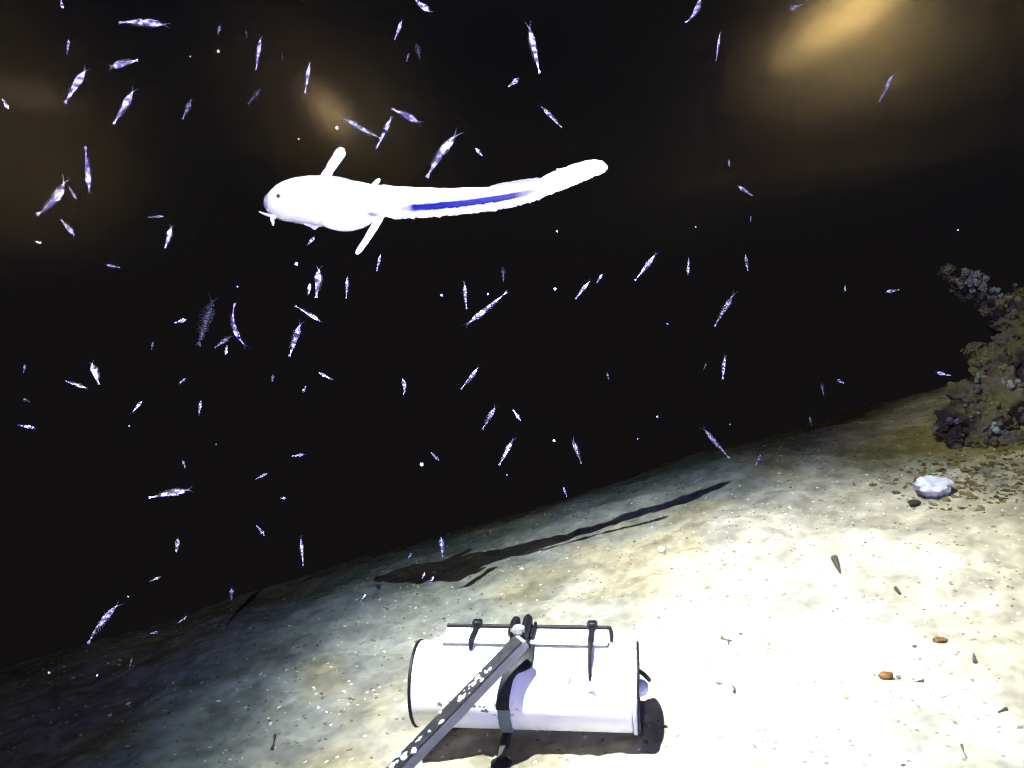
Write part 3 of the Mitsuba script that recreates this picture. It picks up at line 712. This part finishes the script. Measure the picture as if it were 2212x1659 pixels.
K = krill
exec_table = r'''
K((136,20),(130,-6),9,'w','small white krill cut off by the top edge, leftmost one there')
K((358,54),(256,49),17,'v','broad horizontal krill with a bulging white belly in the upper left',bend=4,fat=1.15)
K((149,84),(144,121),9,'g','short grey krill hanging upright between the top left corner and the bulging horizontal one')
K((240,144),(298,130),18,'w','plump krill lying almost level below the bulging horizontal one')
K((184,152),(140,223),19,'v','large slanting krill with a bright back, left of and below the plump level one',white=.6)
K((288,196),(245,268),17,'w','large speckled krill slanting down to the left, right of the large bright-backed one')
K((19,236),(3,211),10,'w','bright stubby krill at the left edge, a seventh of the way down',white=1.2)
K((413,216),(394,258),13,'f','faint violet krill hanging upright right of the large speckled slanting one')
K((476,54),(470,76),9,'f','faint tiny krill near the top, right of the bulging horizontal one')
K((531,63),(534,84),8,'x','barely visible krill just left of the violet upright one near the top')
K((193,412),(184,316),15,'v','long upright krill with a glowing white lower end near the left edge',white=.6)
K((563,191),(535,226),15,'x','blurred dim krill above and left of the fish, over its snout')
K((139,392),(78,464),24,'y','large yellowish curved krill near the left edge, largest on that side',bend=-9,white=.7)
K((166,431),(146,399),10,'y','small krill just right of the large yellowish curved one')
K((563,82),(553,151),11,'v','violet upright krill near the top above the snout of the fish',white=.7)
K((930,26),(893,-4),15,'w','bright krill cut off by the top edge, middle one there')
K((868,44),(852,86),10,'w','thin speckled krill below the middle of the top edge, leaning right')
K((608,111),(611,131),6,'x','barely visible krill just right of the violet upright one near the top')
K((669,137),(659,201),11,'w','slender white krill hanging upright above the fish head')
K((884,114),(877,136),6,'f','faint short krill below the thin speckled one near the top')
K((900,92),(908,132),17,'x','very faint blurred krill beside the faint short one near the top')
K((906,265),(846,234),16,'v','violet krill with a bright head, nearly level, above the middle of the fish',white=.6)
K((744,257),(826,301),15,'g','long grey krill slanting down right, touching another to form a V above the fish')
K((845,254),(813,321),12,'w','bright krill forming the right arm of the V above the fish',white=.8)
K((985,291),(922,384),22,'w','large speckled krill with spread feelers just above the fish back',bend=3,white=.7)
K((1027,320),(1044,339),10,'w','tiny bright krill right of the large speckled one above the fish back',white=1.1)
K((1122,168),(1095,190),13,'w','short krill slanting down left under the long upright one at top centre')
K((1143,57),(1166,159),17,'w','long upright white krill at top centre, the longest there',white=.6)
K((1170,231),(1214,276),11,'w','slender krill slanting down right above the tail of the fish')
K((1513,-6),(1481,49),14,'w','long krill cut off by the top edge left of the warm glow',bend=-6)
K((1555,74),(1547,131),7,'w','very thin upright krill left of the warm glow')
K((1576,361),(1574,341),6,'g','tiny upright krill right of the fish tail tip')
K((1593,401),(1629,425),11,'g','small krill slanting down right, far right of the fish tail')
K((1705,20),(1735,8),11,'g','pale krill lying against the left rim of the warm glow')
K((1930,159),(1899,220),10,'g','thin two-ended pale krill below the warm glow at the upper right')
K((160,508),(132,474),13,'g','grey krill slanting down right, below the large yellowish curved one')
K((354,467),(316,469),7,'g','thin level krill with a pale right end, left of and below the fish mouth')
K((90,525),(74,521),8,'w','tiny level krill under the grey slanting one at the left')
K((370,490),(357,536),14,'w','plump white krill hanging upright left of and below the fish mouth',white=.8)
K((229,572),(262,579),7,'w','tiny level krill with a trailing dim tail at the left, below the plump upright one')
K((403,690),(374,698),11,'w','short level krill left of the large blurred smear')
K((459,648),(428,748),34,'x','large dim out-of-focus smear of a krill left of centre')
K((527,744),(508,654),13,'v','curved krill bent like a bow right of the large blurred smear',bend=-13,white=.4)
K((499,726),(463,752),12,'f','faint violet krill just below the right side of the large blurred smear')
K((487,767),(491,743),9,'w','tiny bright krill just below the faint violet one left of centre')
K((331,738),(327,758),7,'f','faint tiny upright krill left of the large blurred smear')
K((54,786),(50,808),8,'f','faint tiny upright krill at the left edge at half height')
K((198,784),(214,831),18,'w','plump bright krill near the left edge at half height',white=.8)
K((401,817),(384,831),7,'g','tiny krill slanting down left, below the large blurred smear')
K((186,838),(141,823),9,'w','slim krill lying nearly level below the plump bright one at the left')
K((680,511),(662,531),11,'w','short krill just beneath the belly of the fish')
K((689,580),(683,644),19,'w','plump upright krill below the fish belly, the largest there',white=.8)
K((670,611),(665,641),11,'w','short bright krill touching the left of the plump upright one below the fish belly',white=1)
K((750,599),(748,645),9,'w','slim upright krill right of the plump one below the fish belly')
K((822,549),(813,590),9,'v','violet upright krill right of the lower paddle fin tip')
K((694,695),(637,660),11,'w','slender krill slanting down right, below the plump pair under the fish')
K((649,699),(625,771),17,'v','large slanting krill with a pale upper end left of centre',white=.45)
K((1003,610),(1008,668),11,'w','slim upright krill left of the long slanting one in the middle')
K((1010,700),(1096,630),14,'w','long krill slanting up to the right in the middle of the water',white=.6)
K((1087,575),(1088,613),15,'x','dim blurred oval krill above the long slanting one in the middle')
K((590,808),(588,828),9,'f','faint upright krill below the large slanting one left of centre')
K((688,804),(723,823),9,'w','small krill slanting down right, below centre left')
K((868,816),(870,856),12,'w','krill with a hooked lower end, below the middle of the fish by half the frame',bend=-5)
K((1033,794),(996,841),11,'w','bright krill slanting down left at the centre of the picture')
K((1273,608),(1243,646),10,'w','bright-headed slanting krill, the lower left of a pair right of the middle',white=.7)
K((1302,591),(1287,614),8,'w','short slanting krill, the upper right of a pair right of the middle')
K((1416,549),(1371,607),12,'w','long slanting krill with a white lower tip right of the middle',white=.6)
K((1486,595),(1488,553),8,'w','needle-thin upright krill between the long white-tipped one and the right side')
K((1610,549),(1616,589),9,'g','small upright krill curving down right of the needle-thin one')
K((1585,635),(1543,706),13,'g','fading krill slanting down left below the needle-thin one',white=.5)
K((1566,771),(1561,820),10,'w','pale upright krill below the fading slanting one at right')
K((1311,804),(1316,823),6,'f','tiny faint krill alone in the dark right of centre')
K((1622,466),(1621,482),5,'f','tiny faint upright krill above the small curving one at right')
K((1526,784),(1519,802),7,'x','barely visible krill just left of the pale upright one at right')
K((1825,631),(1826,614),6,'g','tiny upright krill in the dark left of the outcrop')
K((1913,631),(1946,625),10,'g','small level krill between the tiny upright one and the outcrop')
K((2021,804),(2057,812),10,'g','pale level krill close against the left side of the outcrop')
K((1808,820),(1825,829),9,'g','tiny krill over the dark edge of the seabed left of the outcrop')
K((49,861),(66,869),9,'f','faint tiny level krill at the left edge below half height')
K((307,866),(284,893),10,'w','slanting krill with a pale upper end, left, just below half height')
K((434,864),(429,901),9,'w','slim upright krill right of the pale-headed slanting one at left')
K((77,925),(34,917),11,'v','violet krill with a white right end at the left edge',white=.6)
K((395,994),(402,1016),8,'b','tiny dark blue krill above the level one with a fan tail')
K((408,1058),(320,1075),17,'w','large level krill with a wide fan tail at the lower left',white=.6)
K((385,1161),(380,1197),14,'g','grey leaf-shaped upright krill below the one with a fan tail')
K((654,848),(662,832),8,'w','tiny bright krill below the small slanting one at centre left')
K((1070,879),(1042,928),13,'g','dim slanting krill below the centre, left of a small bright one')
K((660,981),(627,986),7,'v','thin level violet krill at lower centre left')
K((580,1021),(548,1037),7,'g','thin krill slanting up right, left of and below the thin violet one')
K((618,1076),(603,1076),8,'g','tiny level grey krill in the dark at lower left of centre')
K((949,995),(928,974),9,'g','short krill slanting down right beside a round white speck')
K((1109,949),(1078,1005),12,'w','bright slanting krill just above the dark blue rim of the seabed',white=.7)
K((573,1158),(551,1131),10,'g','grey krill slanting down right above the dark seabed at left')
K((650,1162),(655,1222),9,'w','needle-like upright krill over the left dark end of the seabed')
K((888,1194),(882,1208),8,'b','tiny pale blue krill over the blue rim of the seabed')
K((953,1160),(956,1204),12,'b','blue upright krill with fringed legs over the blue rim of the seabed',white=1)
K((918,1236),(911,1252),7,'w','tiny krill at the edge of the thick left end of the fish shadow')
K((1125,909),(1106,882),10,'w','short bright krill right of the dim slanting one below the centre',white=.8)
K((1237,950),(1256,1002),12,'g','fading krill with a round pale head above the seabed')
K((1217,1051),(1225,1076),7,'b','thin pale blue krill low over the seabed rim')
K((1521,927),(1576,990),13,'f','long fading krill slanting down right onto the far rim of the seabed',white=.6)
K((1644,982),(1631,1008),10,'f','faint short krill just above the far rim of the seabed at right')
K((1775,826),(1780,857),11,'x','very faint krill left of the outcrop over the far seabed')
K((1749,898),(1754,924),9,'x','very faint upright krill above the far seabed rim')
K((349,1245),(320,1257),7,'g','thin slanting krill in the dark at the lower left')
K((254,1307),(190,1391),17,'g','large lean krill bent in the middle near the lower left corner',bend=5,white=.6)
K((405,1331),(381,1348),6,'g','thin krill slanting up right near the dim seabed at lower left')
K((342,1365),(323,1369),8,'g','tiny level krill under the thin slanting one at lower left')
K((501,1268),(499,1300),12,'f','faint upright krill over the dark seabed at lower left')
K((286,1419),(277,1450),8,'x','barely visible krill below the large lean bent one')
K((790,1283),(777,1301),6,'w','tiny slanting krill at the left tip of the fish shadow')
K((938,1243),(927,1263),7,'w','tiny slanting krill crossing the lower edge of the fish shadow')
'''
exec(exec_table)


# ------------------------------------------------------------------ round specks of drifting matter
def speck(px, py, size, tone, label):
    k = number('speck')
    d = 0.32
    m = lumpy(0.75 * size / F * d / 2, P(px, py, d), (1, 1, 1), 500 + used['speck'], 0.4, 1.5, 2, 0.2)
    obj(k, m, 'mat_krill', smooth=True, color=np.tile(TONES[tone][0], (len(m.vertices), 1)))
    tag(k, label, 'speck', 'round specks drifting in the water')


for a in [(472, 111, 8, 'w', 'white speck near the top left, below the faint tiny krill'), (411, 122, 5, 'g', 'grey speck left of the white speck near the top left'),
          (728, 276, 9, 'w', 'speck at the lower right rim of the brown glow above the fish'), (645, 300, 5, 'g', 'small speck above the back of the fish head'),
          (640, 570, 11, 'w', 'ring-like white speck below the fish belly'), (954, 638, 8, 'w', 'small white speck left of the slim upright krill in the middle'),
          (1054, 635, 7, 'w', 'white speck just above the long slanting krill in the middle'), (1203, 499, 7, 'w', 'bright round speck below the fish tail'),
          (1199, 624, 9, 'w', 'round white speck straight below the one under the fish tail'), (1503, 490, 5, 'g', 'dim speck far right of the fish tail'), (1442, 700, 6, 'g', 'dim speck right of centre'),
          (513, 619, 5, 'w', 'tiny white speck above the bow-bent krill'), (911, 1003, 11, 'w', 'round white speck beside the short slanting krill, low in the dark'),
          (1197, 952, 8, 'w', 'bright speck left of the fading round-headed krill'), (1095, 1026, 5, 'g', 'tiny speck over the blue rim of the seabed'), (1420, 900, 7, 'g', 'squarish grey speck above the far seabed'),
          (1378, 948, 5, 'g', 'tiny grey speck below the squarish one'), (1577, 917, 5, 'f', 'faint speck above the long fading krill'), (106, 1453, 6, 'w', 'white speck in the lower left corner, the left of two'),
          (210, 1459, 6, 'w', 'white speck in the lower left corner, the right of two'), (277, 1288, 5, 'g', 'grey speck right above the large lean bent krill'), (2069, 497, 5, 'y', 'tiny yellowish speck above the outcrop'),
          (279, 920, 5, 'v', 'tiny violet speck below the pale-headed slanting krill'), (467, 960, 5, 'f', 'faint speck in the dark at lower left of centre')]:
    speck(*a)

# ------------------------------------------------------------------ added ochre clouds that stand in for warm reflections of room lamps
LO, HI = np.array([-1.75, 1.55, -0.10]), np.array([1.45, 2.55, 1.05])
NX, NY, NZ = 128, 40, 46
zz, yy, xx = np.meshgrid(*[np.linspace(LO[k], HI[k], n) for k, n in ((2, NZ), (1, NY), (0, NX))], indexing='ij')
Q = np.stack([xx, yy, zz], -1)


def puff(px, py, depth, long_, wide_, slope, amount):
    c = P(px, py, depth)
    d = Q - c
    a = math.radians(slope)
    s, t = d[..., 0] * math.cos(a) + d[..., 2] * math.sin(a), -d[..., 0] * math.sin(a) + d[..., 2] * math.cos(a)
    return amount * np.exp(-(s / long_) ** 2 - (t / wide_) ** 2 - (d[..., 1] / (wide_ * 1.6)) ** 2)


density = (puff(1835, 20, 2.05, 0.13, 0.045, 33, 9.0) + puff(1830, 70, 2.05, 0.20, 0.14, 30, 0.7) + puff(1900, 170, 2.05, 0.38, 0.20, 20, 0.20)
           + puff(705, 240, 2.05, 0.055, 0.028, -50, 13.0) + puff(700, 230, 2.05, 0.20, 0.14, -30, 0.25) + puff(60, 210, 2.05, 0.08, 0.03, -10, 3.5) + puff(30, 300, 2.05, 0.20, 0.22, 0, 0.30))
density *= 0.85 + 0.3 * meshkit.fbm(Q * 5, 3, 9)
edge = np.minimum.reduce([np.clip((Q[..., k] - LO[k]) / 0.12, 0, 1) for k in range(3)] + [np.clip((HI[k] - Q[..., k]) / 0.12, 0, 1) for k in range(3)])
density = (density * edge).astype(np.float32)[..., None]
to_box = T().translate(LO.tolist()).scale((HI - LO).tolist())
scene['glow_medium'] = dict(type='heterogeneous', albedo={'type': 'rgb', 'value': [0.95, 0.86, 0.62]},
                            sigma_t=dict(type='gridvolume', grid=mi.VolumeGrid(density), to_world=to_box, use_grid_bbox=False, wrap_mode='clamp'), scale=1.0)
scene['glow_cloud'] = dict(type='cube', to_world=T().translate(((LO + HI) / 2).tolist()).scale(((HI - LO) / 2).tolist()), bsdf={'type': 'null'}, interior={'type': 'ref', 'id': 'glow_medium'})
tag('glow_cloud', 'added ochre clouds in the dark water imitating warm reflections of room lamps', 'stand_in_glow', kind='stuff')
